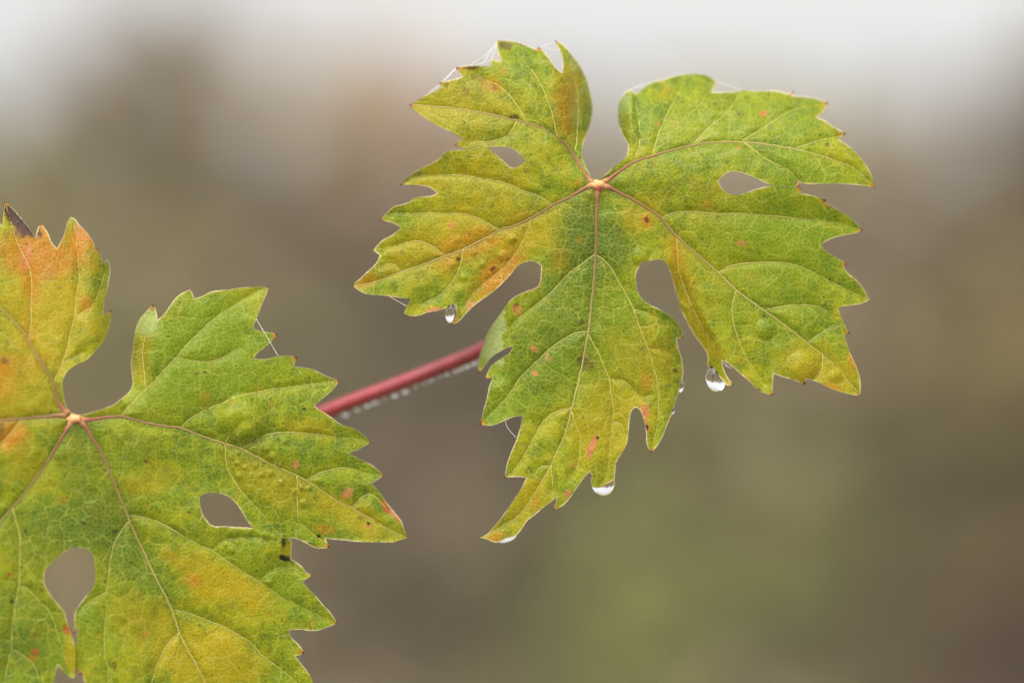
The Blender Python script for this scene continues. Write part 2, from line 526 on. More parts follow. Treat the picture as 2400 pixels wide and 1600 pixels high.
# ------------------------------------------------------------------ the two sharp leaves
A_OUT = [(1388,419),(1371,387),(1364,356),(1368,333),(1379,305),(1387,274),(1389,249),(1383,216),(1374,183),(1359,155),(1338,127),(1320,106),(1301,95),
 (1308,111),(1318,134),(1320,152),(1317,172),(1300,157),(1287,137),(1274,121),(1263,109),(1258,118),(1234,107),(1208,98),(1183,95),(1164,95),
 (1165,111),(1171,134),(1174,145),(1162,142),(1151,140),(1149,156),(1127,155),(1101,154),(1069,159),(1077,172),(1084,181),(1068,186),(1042,192),(1029,195),
 (1036,204),(1017,216),(991,227),(973,240),(960,246),(971,259),(989,273),(1017,290),(1047,305),(1073,318),(1084,324),(1074,333),(1066,340),(1081,347),
 (1098,349),(1118,342),(1141,346),
 (1178,345),(1203,350),(1221,364),(1231,377),(1221,387),(1206,394),(1195,391),(1180,378),(1162,362),(1141,348.5),
 (1118,344.5),(1098,351.5),(1078,352),(1055,354),(1039,360),(1033,369),(1012,383),(979,399),(956,416),(938,434),
 (963,434),(1004,438),(1017,446),(1026,453),(1009,460),(986,461),(966,465),(963,471),(945,479),(922,485),(907,499),(892,515),
 (907,519),(928,526),(940,534),(920,551),(897,563),(884,576),(876,587),(891,598),(882,617),(861,637),(841,656),(825,667),
 (836,677),(856,688),(902,693),(938,698),(963,701),(953,719),(946,735),(963,741),(984,739),(1002,732),(1022,729),(1041,724),(1055,719),(1069,716),(1068,730),(1063,747),(1057,761),
 (1075,753),(1088,739),(1111,716),(1137,697),(1157,683),(1178,663),(1198,642),(1213,624),(1229,616),(1249,612),(1262,618),(1269,623),(1268,645),(1266,660),(1260,672),
 (1234,683),(1208,695),(1193,707),(1178,728),(1160,752),(1144,777),(1132,810),(1123,841),(1121,862),(1123,875),(1137,856),(1157,833),(1183,818),(1200,811),
 (1202,817),(1193,828),(1172,841),(1152,857),(1143,873),(1137,889),(1155,884),(1147,905),(1143,925),(1134,959),(1128,982),(1124,995),
 (1152,997),(1175,989),(1198,979),(1213,975),(1225,975),(1220,999),(1211,1030),(1199,1058),(1189,1086),(1183,1120),(1198,1117),(1218,1117),(1234,1118),
 (1226,1137),(1203,1173),(1178,1209),(1155,1237),(1137,1255),(1118,1259),(1139,1262),(1162,1270),(1188,1261),(1211,1253),(1223,1238),(1234,1221),(1254,1205),
 (1274,1188),(1295,1173),(1305,1163),(1303,1178),(1296,1196),(1320,1183),(1338,1163),(1356,1137),(1369,1119),(1382,1105),(1388,1114),(1385,1130),(1387,1140),
 (1402,1142),(1420,1135),(1440,1123),(1442,1104),(1444,1084),(1458,1061),(1470,1038),(1473,1012),(1476,979),(1481,961),(1489,953),(1499,959),(1507,979),
 (1514,1007),(1517,1043),(1526,1060),(1537,1048),(1550,1028),(1563,997),(1576,964),(1586,931),(1597,896),(1601,866),(1596,836),(1588,810),(1586,791),(1602,792),
 (1598,774),(1588,757),(1573,741),(1547,726),(1522,713),(1504,698),(1494,678),(1490,657),(1493,634),(1504,616),(1522,612),(1540,609),(1555,612),(1565,624),
 (1575,652),(1584,683),(1593,716),(1607,747),(1628,786),(1646,810),(1658,831),(1658,856),(1672,866),(1690,886),(1705,904),(1719,901),(1705,884),(1695,863),(1692,844),
 (1709,852),(1733,874),(1758,895),(1779,916),(1811,926),(1811,902),(1813,875),(1838,884),(1863,891),(1887,901),(1888,888),(1912,893),(1944,909),(1979,921),(2016,927),
 (2016,891),(2007,859),(1993,828),(1982,796),(1979,783),(1992,782),(1982,765),(1972,744),(1965,721),(1989,716),(2017,712),(2038,702),(2024,677),(2007,656),(1986,639),
 (1977,626),(1985,619),(1961,603),(1937,589),(1924,573),(1947,560),(1979,551),(2003,547),(2022,540),(2007,523),(1982,502),(1954,486),(1931,475),(1936,469),(1909,460),
 (1875,453),(1880,443),(1860,438),(1828,437),(1812,437),
 (1796,438),(1774,443),(1749,452),(1723,456),(1704,452),(1690,439),(1683,425),(1693,414),(1707,404),(1726,402),(1742,406),(1765,415),(1790,426),(1812,435),
 (1830,434.5),(1858,435.5),(1874,437),(1869,422),(1876,428),(1924,431),(1972,431),(2013,434),(2051,440),
 (2042,410),(2026,382),(2004,356),(1981,337),(1965,326),(1972,321),(1982,313),(1956,299),(1934,284),(1914,275),(1927,264),(1935,251),(1941,241),(1918,233),(1892,228),
 (1855,225),(1861,213),(1847,221),(1822,214),(1796,213),(1765,214),(1738,210),(1734,215),(1701,217),(1669,217),(1674,203),(1679,192),(1666,181),(1643,174),(1611,174),
 (1583,178),(1551,189),(1529,193),(1506,209),(1490,222),(1478,210),(1462,221),(1452,238),(1449,267),(1452,296),(1462,321),(1471,337),(1471,356),(1462,372),(1442,388),
 (1420,409),(1405,421)]

B_OUT = [(160,960),(151,935),(147,907),(149,889),(158,871),(179,855),(204,843),(224,823),(237,807),(250,784),(258,761),(260,741),(261,727),(242,738),(244,708),(249,685),
 (255,657),(258,634),(255,616),(253,610),(240,616),(236,598),(230,582),(224,589),(217,565),(204,545),(186,527),(176,514),(166,509),(158,522),(151,547),(142,568),(134,583),
 (122,570),(112,547),(102,532),(94,524),(88,539),(84,555),(74,539),(56,517),(38,496),(23,481),(11,472),(8,491),(6,514),(5,529),(0,524),(-18,505),(-30,540),(-48,566),
 (-90,560),(-96,600),(-120,640),(-165,640),(-160,690),(-150,740),(-185,765),(-150,800),(-110,840),(-80,875),(-95,890),(-150,880),(-200,890),(-260,900),(-250,940),(-330,1000),
 (-270,1020),(-260,1060),(-210,1070),(-190,1110),(-130,1120),(-110,1140),(-130,1190),(-170,1240),(-220,1280),(-190,1310),(-230,1370),(-180,1390),(-190,1450),(-140,1450),(-130,1520),
 (-80,1510),(-60,1580),(-20,1600),(10,1700),(50,1660),(100,1680),(115,1640),(126,1600),(131,1575),(135,1557),(145,1570),(158,1583),(171,1590),(176,1583),(176,1557),(176,1516),(173,1501),
 (166,1478),(158,1458),(151,1435),(138,1417),(120,1396),(107,1373),(103,1356),(107,1336),(120,1320),(135,1306),(153,1294),(166,1282),(176,1282),(194,1284),(212,1294),(219,1312),
 (223,1338),(222,1358),(217,1376),(204,1394),(186,1417),(176,1437),(174,1460),(173,1484),(182,1466),(181,1490),(178,1512),(178,1560),(182,1570),(188,1581),(191,1572),(199,1600),
 (215,1650),(240,1690),(300,1700),(320,1740),(400,1740),(440,1790),(530,1850),(560,1780),(640,1770),(640,1720),(720,1690),(730,1660),(760,1640),
 (735,1600),(724,1578),(706,1555),(692,1537),(713,1530),(701,1511),(683,1493),(676,1477),(701,1474),(727,1477),(747,1476),(770,1468),(790,1459),(772,1432),(757,1417),(742,1398),
 (724,1380),(709,1362),(719,1356),(733,1346),(719,1342),(709,1329),(696,1318),(682,1310),(683,1288),(684,1269),(675,1263.5),(650,1253.5),(625,1244.5),(596,1238),(579,1236),(553,1235),(522,1233),
 (502,1233),(487,1222),(475,1204),(469,1179),(468,1166),(479,1157),(497,1154),(517,1156),(535,1163),(553,1179),(566,1196),(576,1214),(596,1236),(625,1242),(650,1251),(675,1261),(688,1260),
 (714,1270),(739,1283),(757,1284),(773,1282),(767,1272),(762,1261),(795,1264),(834,1268),(885,1270),(923,1270),(941,1264),(957,1261),(948,1242),(941,1222),(925,1201),(905,1176),
 (890,1153),(871,1133),(882,1125),(900,1113),(872,1090),(841,1074),(817,1060),(839,1054),(859,1042),(870,1038),(851,1018),(829,1003),(798,993),(775,977),(757,965),(737,952),
 (752,938),(770,923),(785,908),(795,891),(762,880),(737,867),(711,861),(688,859),(696,836),(670,833),(650,835),(630,840),(612,842),(595,839),(604,827),(617,817),(635,801),(650,783),
 (630,778),(609,775),(593,770),(602,745),(612,719),(624,691),(631,672),(600,672),(561,675),(531,679),(492,685),(472,695),(455,700),(452,689),(445,679),(431,685),(413,698),(398,718),
 (383,738),(369,751),(365,728),(359,713),(342,731),(327,749),(319,769),(313,797),(310,826),(307,851),(309,877),(311,899),(304,917),(286,933),(260,951),(230,961),(202,970),(180,972)]

# veins: (main, [side veins]); a side vein may carry its own at the end of the list
A_VEINS = [
 ([(1392,428),(1384,425),(1356,384),(1346,366),(1328,343),(1308,323),(1280,305),(1231,287),(1198,280),(1165,271),(1119,262),(1055,253),(964,246)],
  [[(1308,323),(1300,295),(1295,269),(1282,231),(1262,188),(1244,162),(1226,144),(1208,124)],
   [(1236,288),(1216,254),(1193,223),(1167,200),(1139,188),(1116,175)],
   [(1346,366),(1351,331),(1354,292),(1354,241),(1348,193),(1335,150)],
   [(1212,284),(1200,305),(1180,324),(1139,332),(1101,332)]]),
 ([(1392,434),(1382,436),(1336,461),(1295,482),(1244,512),(1208,528),(1170,540),(1132,561),(1086,584),(1042,600),(991,621),(940,637),(902,653),(864,664),(829,668)],
  [[(1294,482),(1267,462),(1234,451),(1188,431),(1157,423),(1106,414),(1076,411),(1030,411),(979,414),(945,430)],
   [(1170,540),(1144,525),(1116,510),(1081,501),(1055,502),(1004,499),(963,501),(922,498),(897,513)],
   [(1040,600),(1017,580),(991,567),(963,566),(928,575),(880,585)],
   [(1244,512),(1236,543),(1221,573),(1206,599),(1180,628),(1157,647),(1119,678),(1090,715)],
   [(1086,584),(1083,604),(1076,630),(1065,653),(1047,676),(1024,696),(994,709),(971,729)],
   [(940,637),(926,622),(915,618),(895,622)]]),
 ([(1401,438),(1398,500),(1397,565),(1396,596),(1392,652),(1387,703),(1382,749),(1378,780),(1371,820),(1364,856),(1354,902),(1340,956),(1326,1010),(1308,1056),(1290,1094),(1272,1124),(1252,1158),(1229,1193),(1208,1214),(1178,1232),(1130,1258)],
  [[(1396,596),(1351,627),(1331,644),(1292,685),(1267,706),(1234,732),(1208,752),(1180,778)],
   [(1378,777),(1346,781),(1305,805),(1280,826),(1244,861),(1218,887),(1195,922),(1172,948),(1147,974),(1127,992)],
   [(1396,596),(1425,619),(1453,665),(1484,723),(1499,767),(1519,818),(1532,861),(1541,899),(1544,948),(1540,1000),(1527,1055)],
   [(1484,725),(1509,731),(1540,743),(1576,759),(1595,785)],
   [(1519,817),(1550,818),(1573,828),(1588,851)],
   [(1378,783),(1402,826),(1417,861),(1428,889),(1433,928),(1438,964),(1434,1010),(1428,1063),(1424,1104),(1412,1132)],
   [(1428,888),(1463,893),(1489,920),(1509,931),(1525,925)],
   [(1438,988),(1456,994),(1463,1017)],
   [(1340,955),(1308,963),(1277,984),(1254,1020),(1229,1066),(1203,1102),(1186,1118)],
   [(1340,965),(1351,1002),(1360,1025),(1359,1058),(1355,1089),(1343,1114)],
   [(1290,1092),(1295,1124),(1296,1150)],
   [(1289,1092),(1269,1093),(1249,1109)]]),
 ([(1412,436),(1426,439),(1470,461),(1516,488),(1547,510),(1586,554),(1646,607),(1684,639),(1726,681),(1786,724),(1838,761),(1891,803),(1926,831),(1961,863),(2012,922)],
  [[(1549,512),(1575,500),(1617,496),(1681,501),(1737,501),(1821,507),(1881,514),(1926,516),(1968,523),(2018,539)],
   [(1684,639),(1712,623),(1751,617),(1803,615),(1856,619),(1909,640),(1961,668),(2034,701)],
   [(1586,554),(1589,610),(1596,653),(1614,698),(1630,735),(1665,800)],
   [(1726,681),(1716,716),(1719,758),(1730,793),(1740,821),(1758,852),(1790,900)],
   [(1790,727),(1842,717),(1881,715),(1919,719),(1950,740)],
   [(1891,803),(1926,779),(1954,761)],
   [(1928,833),(1926,866),(1905,888)]]),
 ([(1412,428),(1423,423),(1455,401),(1487,380),(1529,366),(1573,353),(1621,342),(1669,335),(1733,334),(1796,339),(1860,350),(1924,366),(1988,388),(2020,410),(2047,436)],
  [[(1487,380),(1493,356),(1500,334),(1498,290),(1490,240)],
   [(1529,366),(1545,310),(1570,255),(1600,200)],
   [(1621,342),(1662,300),(1705,262),(1730,225)],
   [(1733,334),(1790,300),(1850,262),(1925,246)],
   [(1860,350),(1905,335),(1970,318)],
   [(1745,336),(1800,375),(1850,400),(1870,425)]])]
B_VEINS = [
 ([(160,970),(148,958),(133,933),(125,897),(97,851),(79,820),(68,797),(38,759),(0,718),(-40,670),(-90,600)],
  [[(125,897),(148,848),(158,815),(166,777),(176,744),(176,721),(179,690),(186,652),(184,619),(173,524)],
   [(176,744),(217,712),(235,676),(245,640)],
   [(68,797),(73,746),(74,695),(74,649),(64,616),(38,562),(15,485)],
   [(148,848),(176,836),(196,825)]]),
 ([(155,974),(143,973),(102,976),(51,981),(0,985),(-140,995),(-310,1000)], [[(0,985),(-60,940),(-150,900)], [(51,981),(0,1040),(-90,1100)]]),
 ([(166,990),(163,996),(133,1045),(102,1096),(51,1162),(26,1193),(0,1223),(-80,1310),(-180,1385)],
  [[(30,1190),(41,1231),(47,1259),(46,1307),(45,1368),(36,1417),(28,1470),(27,1516),(15,1570),(5,1640),(10,1690)],
   [(46,1371),(66,1381),(89,1404),(115,1432),(130,1468),(145,1519),(165,1575)],
   [(28,1519),(71,1547),(87,1578),(100,1640)]]),
 ([(185,985),(196,994),(217,1027),(245,1076),(276,1152),(296,1200),(306,1226),(324,1266),(352,1325),(370,1363),(398,1417),(421,1483),(457,1552),(480,1598),(530,1720),(535,1840)],
  [[(298,1206),(344,1214),(390,1232),(434,1259),(472,1279),(495,1289),(536,1317),(574,1343),(609,1363),(642,1386),(668,1404),(706,1422),(744,1440),(785,1458)],
   [(497,1289),(528,1266),(573,1260),(620,1262)],
   [(609,1363),(642,1330),(678,1330),(728,1345)],
   [(303,1220),(281,1248),(265,1282),(258,1320),(253,1368),(249,1389),(251,1419),(247,1455),(245,1488),(246,1544),(253,1562),(250,1640)],
   [(249,1388),(217,1404),(185,1430)],
   [(402,1428),(446,1437),(485,1453),(523,1467),(561,1488),(589,1506),(614,1534),(655,1565),(693,1598),(730,1650)],
   [(421,1482),(395,1506),(367,1562),(350,1620),(330,1710)]]),
 ([(190,982),(202,984),(242,979),(283,976),(332,988),(383,998),(423,1003),(472,1021),(528,1040),(566,1051),(630,1085),(676,1105),(716,1125),(757,1151),(793,1176),(823,1189),(872,1217),(910,1240),(950,1258)],
  [[(283,976),(301,953),(342,912),(378,874),(413,838),(441,805),(502,747),(553,714),(604,682),(625,674)],
   [(413,838),(459,846),(505,845),(560,815)],
   [(423,1003),(446,981),(492,956),(526,943),(563,928),(624,914),(681,907),(732,899),(788,892)],
   [(566,1051),(594,1036),(624,1019),(655,1014),(688,1013),(742,1018),(783,1024),(834,1027),(866,1037)],
   [(528,1040),(528,1066),(533,1094),(548,1125),(568,1153),(589,1176),(617,1207),(642,1237),(653,1248)],
   [(716,1125),(752,1107),(793,1097),(829,1099),(854,1108),(896,1113)],
   [(696,1114),(696,1158),(698,1191),(701,1222),(729,1247),(762,1272)],
   [(826,1190),(859,1158),(885,1168),(910,1196)],
   [(528,1040),(540,1015),(568,987)],
   [(342,912),(338,870),(335,820),(350,740)]])]

# ---- relief: distance behind the focus plane in photo pixels (0.09 mm each)
def relief_a(x, y):
    d = np.zeros_like(x)
    d += 0.0024 * np.clip(430 - y, 0, None)**2 * sstep(1400, 1500, x)              # upper right lobe leans back
    d += 75 * np.clip((1484 - x) / 32, 0, 1.2)**2 * sstep(380, 320, y) * (x > 1420)  # and rolls at its inner edge
    d += 0.0006 * np.clip(430 - y, 0, None)**2 * (1 - sstep(1400, 1500, x))         # upper left lobe
    d += 110 * np.clip((x - 1295) / 90, 0, 1.2)**1.8 * sstep(410, 300, y) * (x < 1420)
    d += 30 * sstep(150, 95, y) * (x < 1330)
    # flap on the left of the middle lobe rolls back
    on = sstep(0, 15, (x - 1165) + (y - 690) * .65)
    d += 85 * np.clip((1198 - x) / 60, 0, 1.4)**1.5 * sstep(672, 740, y) * sstep(915, 840, y) * on
    # right shoulder of the middle lobe
    mid = x < np.interp(y, [600, 740, 800, 830, 950], [1560, 1602, 1610, 1625, 1640])
    d += 45 * np.clip((x - 1535) / 60, 0, 1.2)**2 * sstep(680, 740, y) * mid
    # strip along the left of the lower right lobe folds back
    fx = np.interp(y, [540, 620, 720, 820, 900], [1590, 1606, 1640, 1697, 1725])
    lx = np.interp(y, [600, 652, 716, 747, 786, 831, 856, 905], [1535, 1568, 1588, 1604, 1624, 1650, 1655, 1660])
    f = np.clip(fx - x, 0, 70)
    d += np.where(x > lx, np.sqrt(f * f + 36) - 6, 0) * 1.1 * sstep(602, 690, y) * sstep(910, 880, y)
    # lobes bow gently
    d += 40 * ((x - 1402) / 600)**2
    d += -0.05 * np.clip(y - 700, 0, None) + 0.00014 * np.clip(y - 950, 0, None)**2
    # tips of the left teeth curl back
    d += 40 * np.clip((930 - x) / 60, 0, 1.5)**2 * (y > 430) * sstep(620, 560, y)
    # right lower lobe lies in front of the upper right one where they cross; likewise on the left
    d += np.where(y > 436.2, -12 * sstep(520, 445, y) * sstep(1720, 1815, x), 0)
    yl = np.interp(x, [1040, 1098, 1118, 1141], [347, 350, 343.2, 347])
    d += np.where(y > yl, -9 * sstep(410, 350, y) * sstep(1190, 1130, x), 0)
    return d
def relief_b(x, y):
    d = 58 + 0.03 * (950 - x) - 0.19 * np.clip(1000 - x, 0, None)
    d += 0.0004 * np.clip(1000 - y, 0, None)**2
    d += 75 * np.clip((356 - x) / 48, 0, 1.2)**2 * sstep(950, 850, y) * (x > 285)
    d += 40 * np.clip((x - 205) / 50, 0, 1.2)**2 * (x < 285) * sstep(900, 800, y)
    d += 30 * np.clip((560 - y) / 80, 0, 1.2)**2 * (x < 285)
    ys = np.interp(x, [590, 625, 650, 675, 690], [1237, 1243.2, 1252.2, 1262.3, 1267])
    d += np.where(y > ys, -12 * sstep(1340, 1255, y) * sstep(530, 640, x), 0)
    d += np.where((x < 177) & (y > 1480), -9 * sstep(100, 176, x) * sstep(1480, 1520, y), 0)
    d += 40 * np.exp(-((x - 690) / 16)**2 - ((y - 1300) / 26)**2)
    return d

def gauss(x, y, cx, cy, rx, ry=None, rot=0.0):
    ry = ry or rx
    c, s = math.cos(rot), math.sin(rot)
    u = (x - cx) * c + (y - cy) * s; v = -(x - cx) * s + (y - cy) * c
    return np.exp(-((u / rx)**2 + (v / ry)**2))

C_DG = srgb(92, 120, 50); C_G = srgb(130, 156, 52); C_L = srgb(172, 178, 44); C_Y = srgb(196, 172, 34)
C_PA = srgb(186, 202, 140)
C_O = srgb(202, 132, 46); C_BR = srgb(92, 58, 42); C_PK = srgb(222, 136, 106); C_BK = srgb(34, 26, 24); C_RD = srgb(190, 66, 62); C_CR = srgb(238, 224, 180)

A_PAINT = [  # colour, x, y, rx, ry, rot, strength
 (C_Y, 1060, 250, 170, 110, 0, .45), (C_Y, 1110, 430, 170, 90, 0, .4), (C_Y, 1030, 570, 190, 80, -.4, .55), (C_Y, 1240, 540, 110, 60, -.5, .6),
 (C_O, 1085, 580, 90, 42, -.4, .5), (C_O, 1168, 640, 80, 40, -.75, .75), (C_O, 1125, 560, 45, 30, -.4, .4), (C_O, 868, 655, 34, 18, -.6, .5), (C_O, 1330, 240, 40, 90, .1, .45),
 (C_O, 1210, 520, 50, 25, -.5, .25), (C_Y, 1590, 620, 30, 90, -.2, .7), (C_O, 1588, 600, 16, 60, -.15, .45), (C_Y, 1630, 760, 30, 80, -.5, .6),
 (C_Y, 1700, 480, 120, 60, .1, .35), (C_Y, 1510, 500, 50, 60, .6, .55), (C_Y, 1930, 870, 110, 60, .5, .55), (C_Y, 1720, 640, 140, 90, .6, .2),
 (C_O, 1996, 845, 9, 22, -.3, .8), (C_O, 1950, 905, 24, 9, .3, .6), (C_O, 1750, 893, 20, 10, .7, .6), (C_G, 1820, 570, 200, 130, .4, .5), (C_G, 1350, 800, 150, 170, 0, .45), (C_G, 1780, 720, 150, 90, .5, .35), (C_DG, 1375, 560, 75, 110, 0, .75), (C_DG, 1440, 590, 50, 70, -.3, .6),
 (C_DG, 1330, 720, 120, 110, .3, .5), (C_DG, 1250, 860, 100, 120, .3, .35), (C_G, 1180, 950, 70, 60, 0, .5), (C_Y, 1420, 1000, 110, 110, 0, .45), (C_Y, 1500, 860, 90, 110, 0, .35),
 (C_O, 1515, 893, 16, 26, -.2, .5), (C_Y, 1240, 1180, 80, 60, -.8, .5), (C_G, 1700, 290, 190, 80, -.1, .5), (C_L, 1620, 320, 110, 40, 0, .4), (C_G, 1880, 400, 120, 60, .3, .55),
 (C_G, 1850, 560, 130, 70, .2, .5), (C_DG, 1150, 330, 90, 40, 0, .25), (C_PK, 1388, 1045, 9, 34, .38, .95), (C_PK, 1512, 968, 13, 22, .0, .9), (C_PK, 1512, 1002, 14, 12, 0, .9),
 (C_PK, 1014, 727, 18, 9, -.2, .9), (C_PK, 1104, 716, 10, 14, .4, .9), (C_PK, 1066, 738, 7, 14, 0, .7), (C_PK, 1788, 266, 11, 6, .3, .9), (C_PK, 1740, 570, 12, 8, 0, .6),
 (C_PK, 1253, 875, 9, 7, .6, .8), (C_PK, 1253, 818, 12, 7, .6, .6), (C_PK, 1285, 838, 5, 12, -.5, .5), (C_PK, 1540, 292, 5, 5, 0, .6), (C_PK, 1731, 346, 7, 5, 0, .6),
 (C_PK, 1058, 529, 7, 9, 0, .8), (C_PK, 1340, 1090, 8, 5, 0, .5), (C_PK, 1330, 1155, 12, 8, -.9, .7), (C_O, 1255, 1180, 9, 20, .4, .6), (C_O, 1160, 1258, 22, 10, -.3, .7),
 (C_O, 1516, 517, 15, 17, 0, .8), (C_BR, 1516, 515, 6, 7, 0, .95), (C_BK, 1400, 1026, 4, 5, 0, 1), (C_BK, 1515, 1001, 6, 7, 0, 1), (C_BK, 1208, 721, 7, 11, .5, .9), (C_PK, 1212, 726, 14, 12, .5, .6),
 (C_BK, 1155, 630, 8, 4, -.5, .8), (C_BK, 1074, 607, 6, 5, 0, .8), (C_BK, 1681, 508, 4, 4, 0, .9), (C_BK, 1363, 756, 8, 8, 0, .6), (C_BK, 1361, 842, 7, 10, .2, .6), (C_BR, 1375, 850, 26, 20, .6, .55),
 (C_BR, 1730, 265, 7, 6, 0, .7), (C_BR, 1805, 300, 6, 7, 0, .6), (C_BR, 1938, 340, 5, 5, 0, .8), (C_BR, 1792, 741, 6, 6, 0, .7), (C_BK, 1582, 868, 6, 6, 0, .7), (C_BK, 1778, 914, 8, 4, .5, .9),
 (C_BR, 1186, 108, 16, 10, .3, .75), (C_BR, 1225, 104, 28, 5, .3, .7), (C_BR, 1105, 158, 26, 8, 0, .75), (C_BR, 1158, 205, 13, 9, 0, .75), (C_BR, 1204, 275, 13, 7, 0, .8),
 (C_BR, 1118, 183, 16, 9, .3, .5), (C_BR, 1092, 214, 9, 12, -.4, .5), (C_O, 1150, 200, 40, 16, .3, .4), (C_BR, 1046, 199, 8, 5, 0, .6), (C_BR, 1303, 162, 14, 6, .9, .6), (C_BR, 1235, 130, 6, 4, 0, .7),
 (C_BR, 1252, 200, 8, 5, 0, .5), (C_BR, 977, 408, 9, 6, 0, .6), (C_BR, 1232, 401, 6, 6, 0, .6), (C_BR, 1098, 367, 6, 4, 0, .6), (C_BR, 1074, 375, 8, 4, 0, .5), (C_O, 1310, 600, 30, 40, 0, .2)]
B_PAINT = [
 (C_Y, 110, 730, 150, 130, 0, .75), (C_O, 110, 590, 130, 60, 0, .8), (C_O, 75, 660, 26, 70, 0, .55), (C_O, 195, 560, 40, 50, .3, .5), (C_O, 200, 712, 20, 20, 0, .6), (C_O, 70, 770, 22, 40, 0, .35),
 (C_BR, 30, 495, 21, 34, -.6, 1), (C_BR, 58, 525, 15, 40, -.72, 1), (C_BK, 64, 524, 6, 46, -.72, .6), (C_BR, 50, 542, 20, 16, 0, .9), (C_O, 110, 545, 60, 40, 0, .7), (C_PK, 60, 600, 22, 34, 0, .5), (C_PK, 190, 545, 14, 24, -.4, .4), (C_PK, 110, 640, 22, 22, 0, .4), (C_O, 5, 880, 45, 60, 0, .8), (C_O, 70, 860, 70, 40, 0, .35), (C_O, 20, 1015, 50, 45, .4, .9), (C_BR, 3, 1003, 9, 16, 0, .9),
 (C_Y, 60, 930, 110, 80, 0, .5), (C_BR, 12, 845, 9, 9, 0, .7), (C_RD, 215, 560, 6, 30, -.5, .5), (C_Y, 60, 1090, 80, 50, .4, .35),
 (C_DG, 190, 1080, 60, 90, 0, .5), (C_DG, 100, 1260, 110, 90, .4, .5), (C_DG, 250, 1230, 110, 110, .5, .55), (C_DG, 310, 1050, 60, 50, 0, .4), (C_DG, 40, 1470, 110, 130, 0, .5), (C_DG, 200, 1230, 90, 60, 0, .4), (C_DG, 300, 1330, 60, 110, -.3, .4),
 (C_G, 480, 800, 150, 110, -.4, .8), (C_G, 400, 920, 150, 60, -.4, .6), (C_G, 560, 880, 120, 60, 0, .5), (C_G, 540, 1300, 90, 40, .4, .5), (C_G, 660, 1360, 60, 70, .6, .7), (C_G, 240, 1480, 70, 110, 0, .4),
 (C_Y, 500, 1360, 110, 60, .55, .7), (C_Y, 590, 1390, 60, 34, .5, .6), (C_O, 455, 1360, 22, 16, .5, .6), (C_Y, 640, 1130, 140, 60, .5, .45), (C_Y, 840, 1220, 110, 40, .5, .5), (C_Y, 450, 1540, 150, 90, .4, .6), (C_Y, 560, 1540, 90, 50, .5, .5),
 (C_Y, 720, 1000, 70, 30, .2, .4), (C_O, 760, 1240, 24, 12, 0, .5), (C_Y, 360, 1120, 90, 40, -.2, .3), (C_Y, 320, 1440, 90, 60, .3, .35), (C_Y, 330, 840, 24, 60, 0, .6), (C_Y, 165, 1530, 16, 50, -.1, .7),
 (C_DG, 560, 1032, 60, 16, .1, .5), (C_L, 560, 980, 70, 36, -.2, .4), (C_PK, 693, 1088, 7, 12, .2, .8), (C_PK, 815, 1155, 16, 11, -.6, .7), (C_RD, 905, 1188, 8, 22, -.6, .9), (C_PK, 925, 1205, 8, 26, -.6, .7), (C_PK, 864, 1233, 8, 7, 0, .8), (C_BK, 863, 1226, 5, 5, 0, 1),
 (C_BK, 746, 1256, 4.5, 4.5, 0, 1), (C_BK, 724, 1273, 3.5, 3, 0, .9), (C_BK, 664, 1270, 7, 16, .2, .85), (C_BK, 668, 1308, 18, 8, .3, .95), (C_Y, 674, 1290, 10, 12, 0, .8), (C_RD, 82, 1527, 9, 9, 0, .8), (C_O, 78, 1540, 14, 8, 0, .5), (C_RD, 157, 1475, 11, 9, .4, .9),
 (C_RD, 24, 1347, 7, 6, 0, .7), (C_O, 340, 1485, 9, 9, 0, .5), (C_BR, 343, 1081, 6, 4, 0, .8), (C_BK, 480, 872, 3.5, 3.5, 0, .9), (C_BK, 713, 958, 4, 4, 0, .9), (C_BK, 582, 922, 3.5, 3, 0, .8), (C_BK, 545, 1047, 10, 4, .3, .7), (C_BK, 571, 1051, 5, 4, 0, .8), (C_BK, 620, 1083, 8, 4, .4, .7),
 (C_BK, 28, 1408, 5, 7, .3, .8), (C_BK, 98, 1383, 5, 4, 0, .7), (C_BR, 245, 1362, 5, 5, 0, .7), (C_BK, 80, 1097, 3.5, 3.5, 0, .8), (C_BR, 268, 1560, 6, 12, 0, .6), (C_BK, 195, 1225, 8, 4, 0, .6), (C_BK, 268, 1245, 7, 4, 0, .6), (C_O, 395, 1305, 30, 20, .5, .2)]
B_BUMPS = [(556,1060,8),(637,1068,11),(556,1084,8),(558,1115,10),(591,1112,7),(613,1112,8),(635,1107,9),(520,1055,7),(670,1033,8),(624,1046,16),(710,1179,11),(706,1142,8),(724,1143,8),(737,1162,8),
 (548,1247,15),(579,1247,13),(622,1255,14),(644,1258,9),(556,1270,9),(528,1274,6),(543,1288,9),(631,1365,10),(575,1095,8),(600,1090,7),(660,1130,8),(690,1150,7),(480,1190,0.1),(540,1070,6),(655,1090,7),(570,980,60)]
A_BUMPS = [(1795,770,26),(1960,880,18),(1880,860,40),(1500,600,22),(1180,600,14),(1150,560,10),(1110,590,10),(1075,560,9),(1130,620,10),(1060,620,10),(1200,560,12),(1085,650,12)]

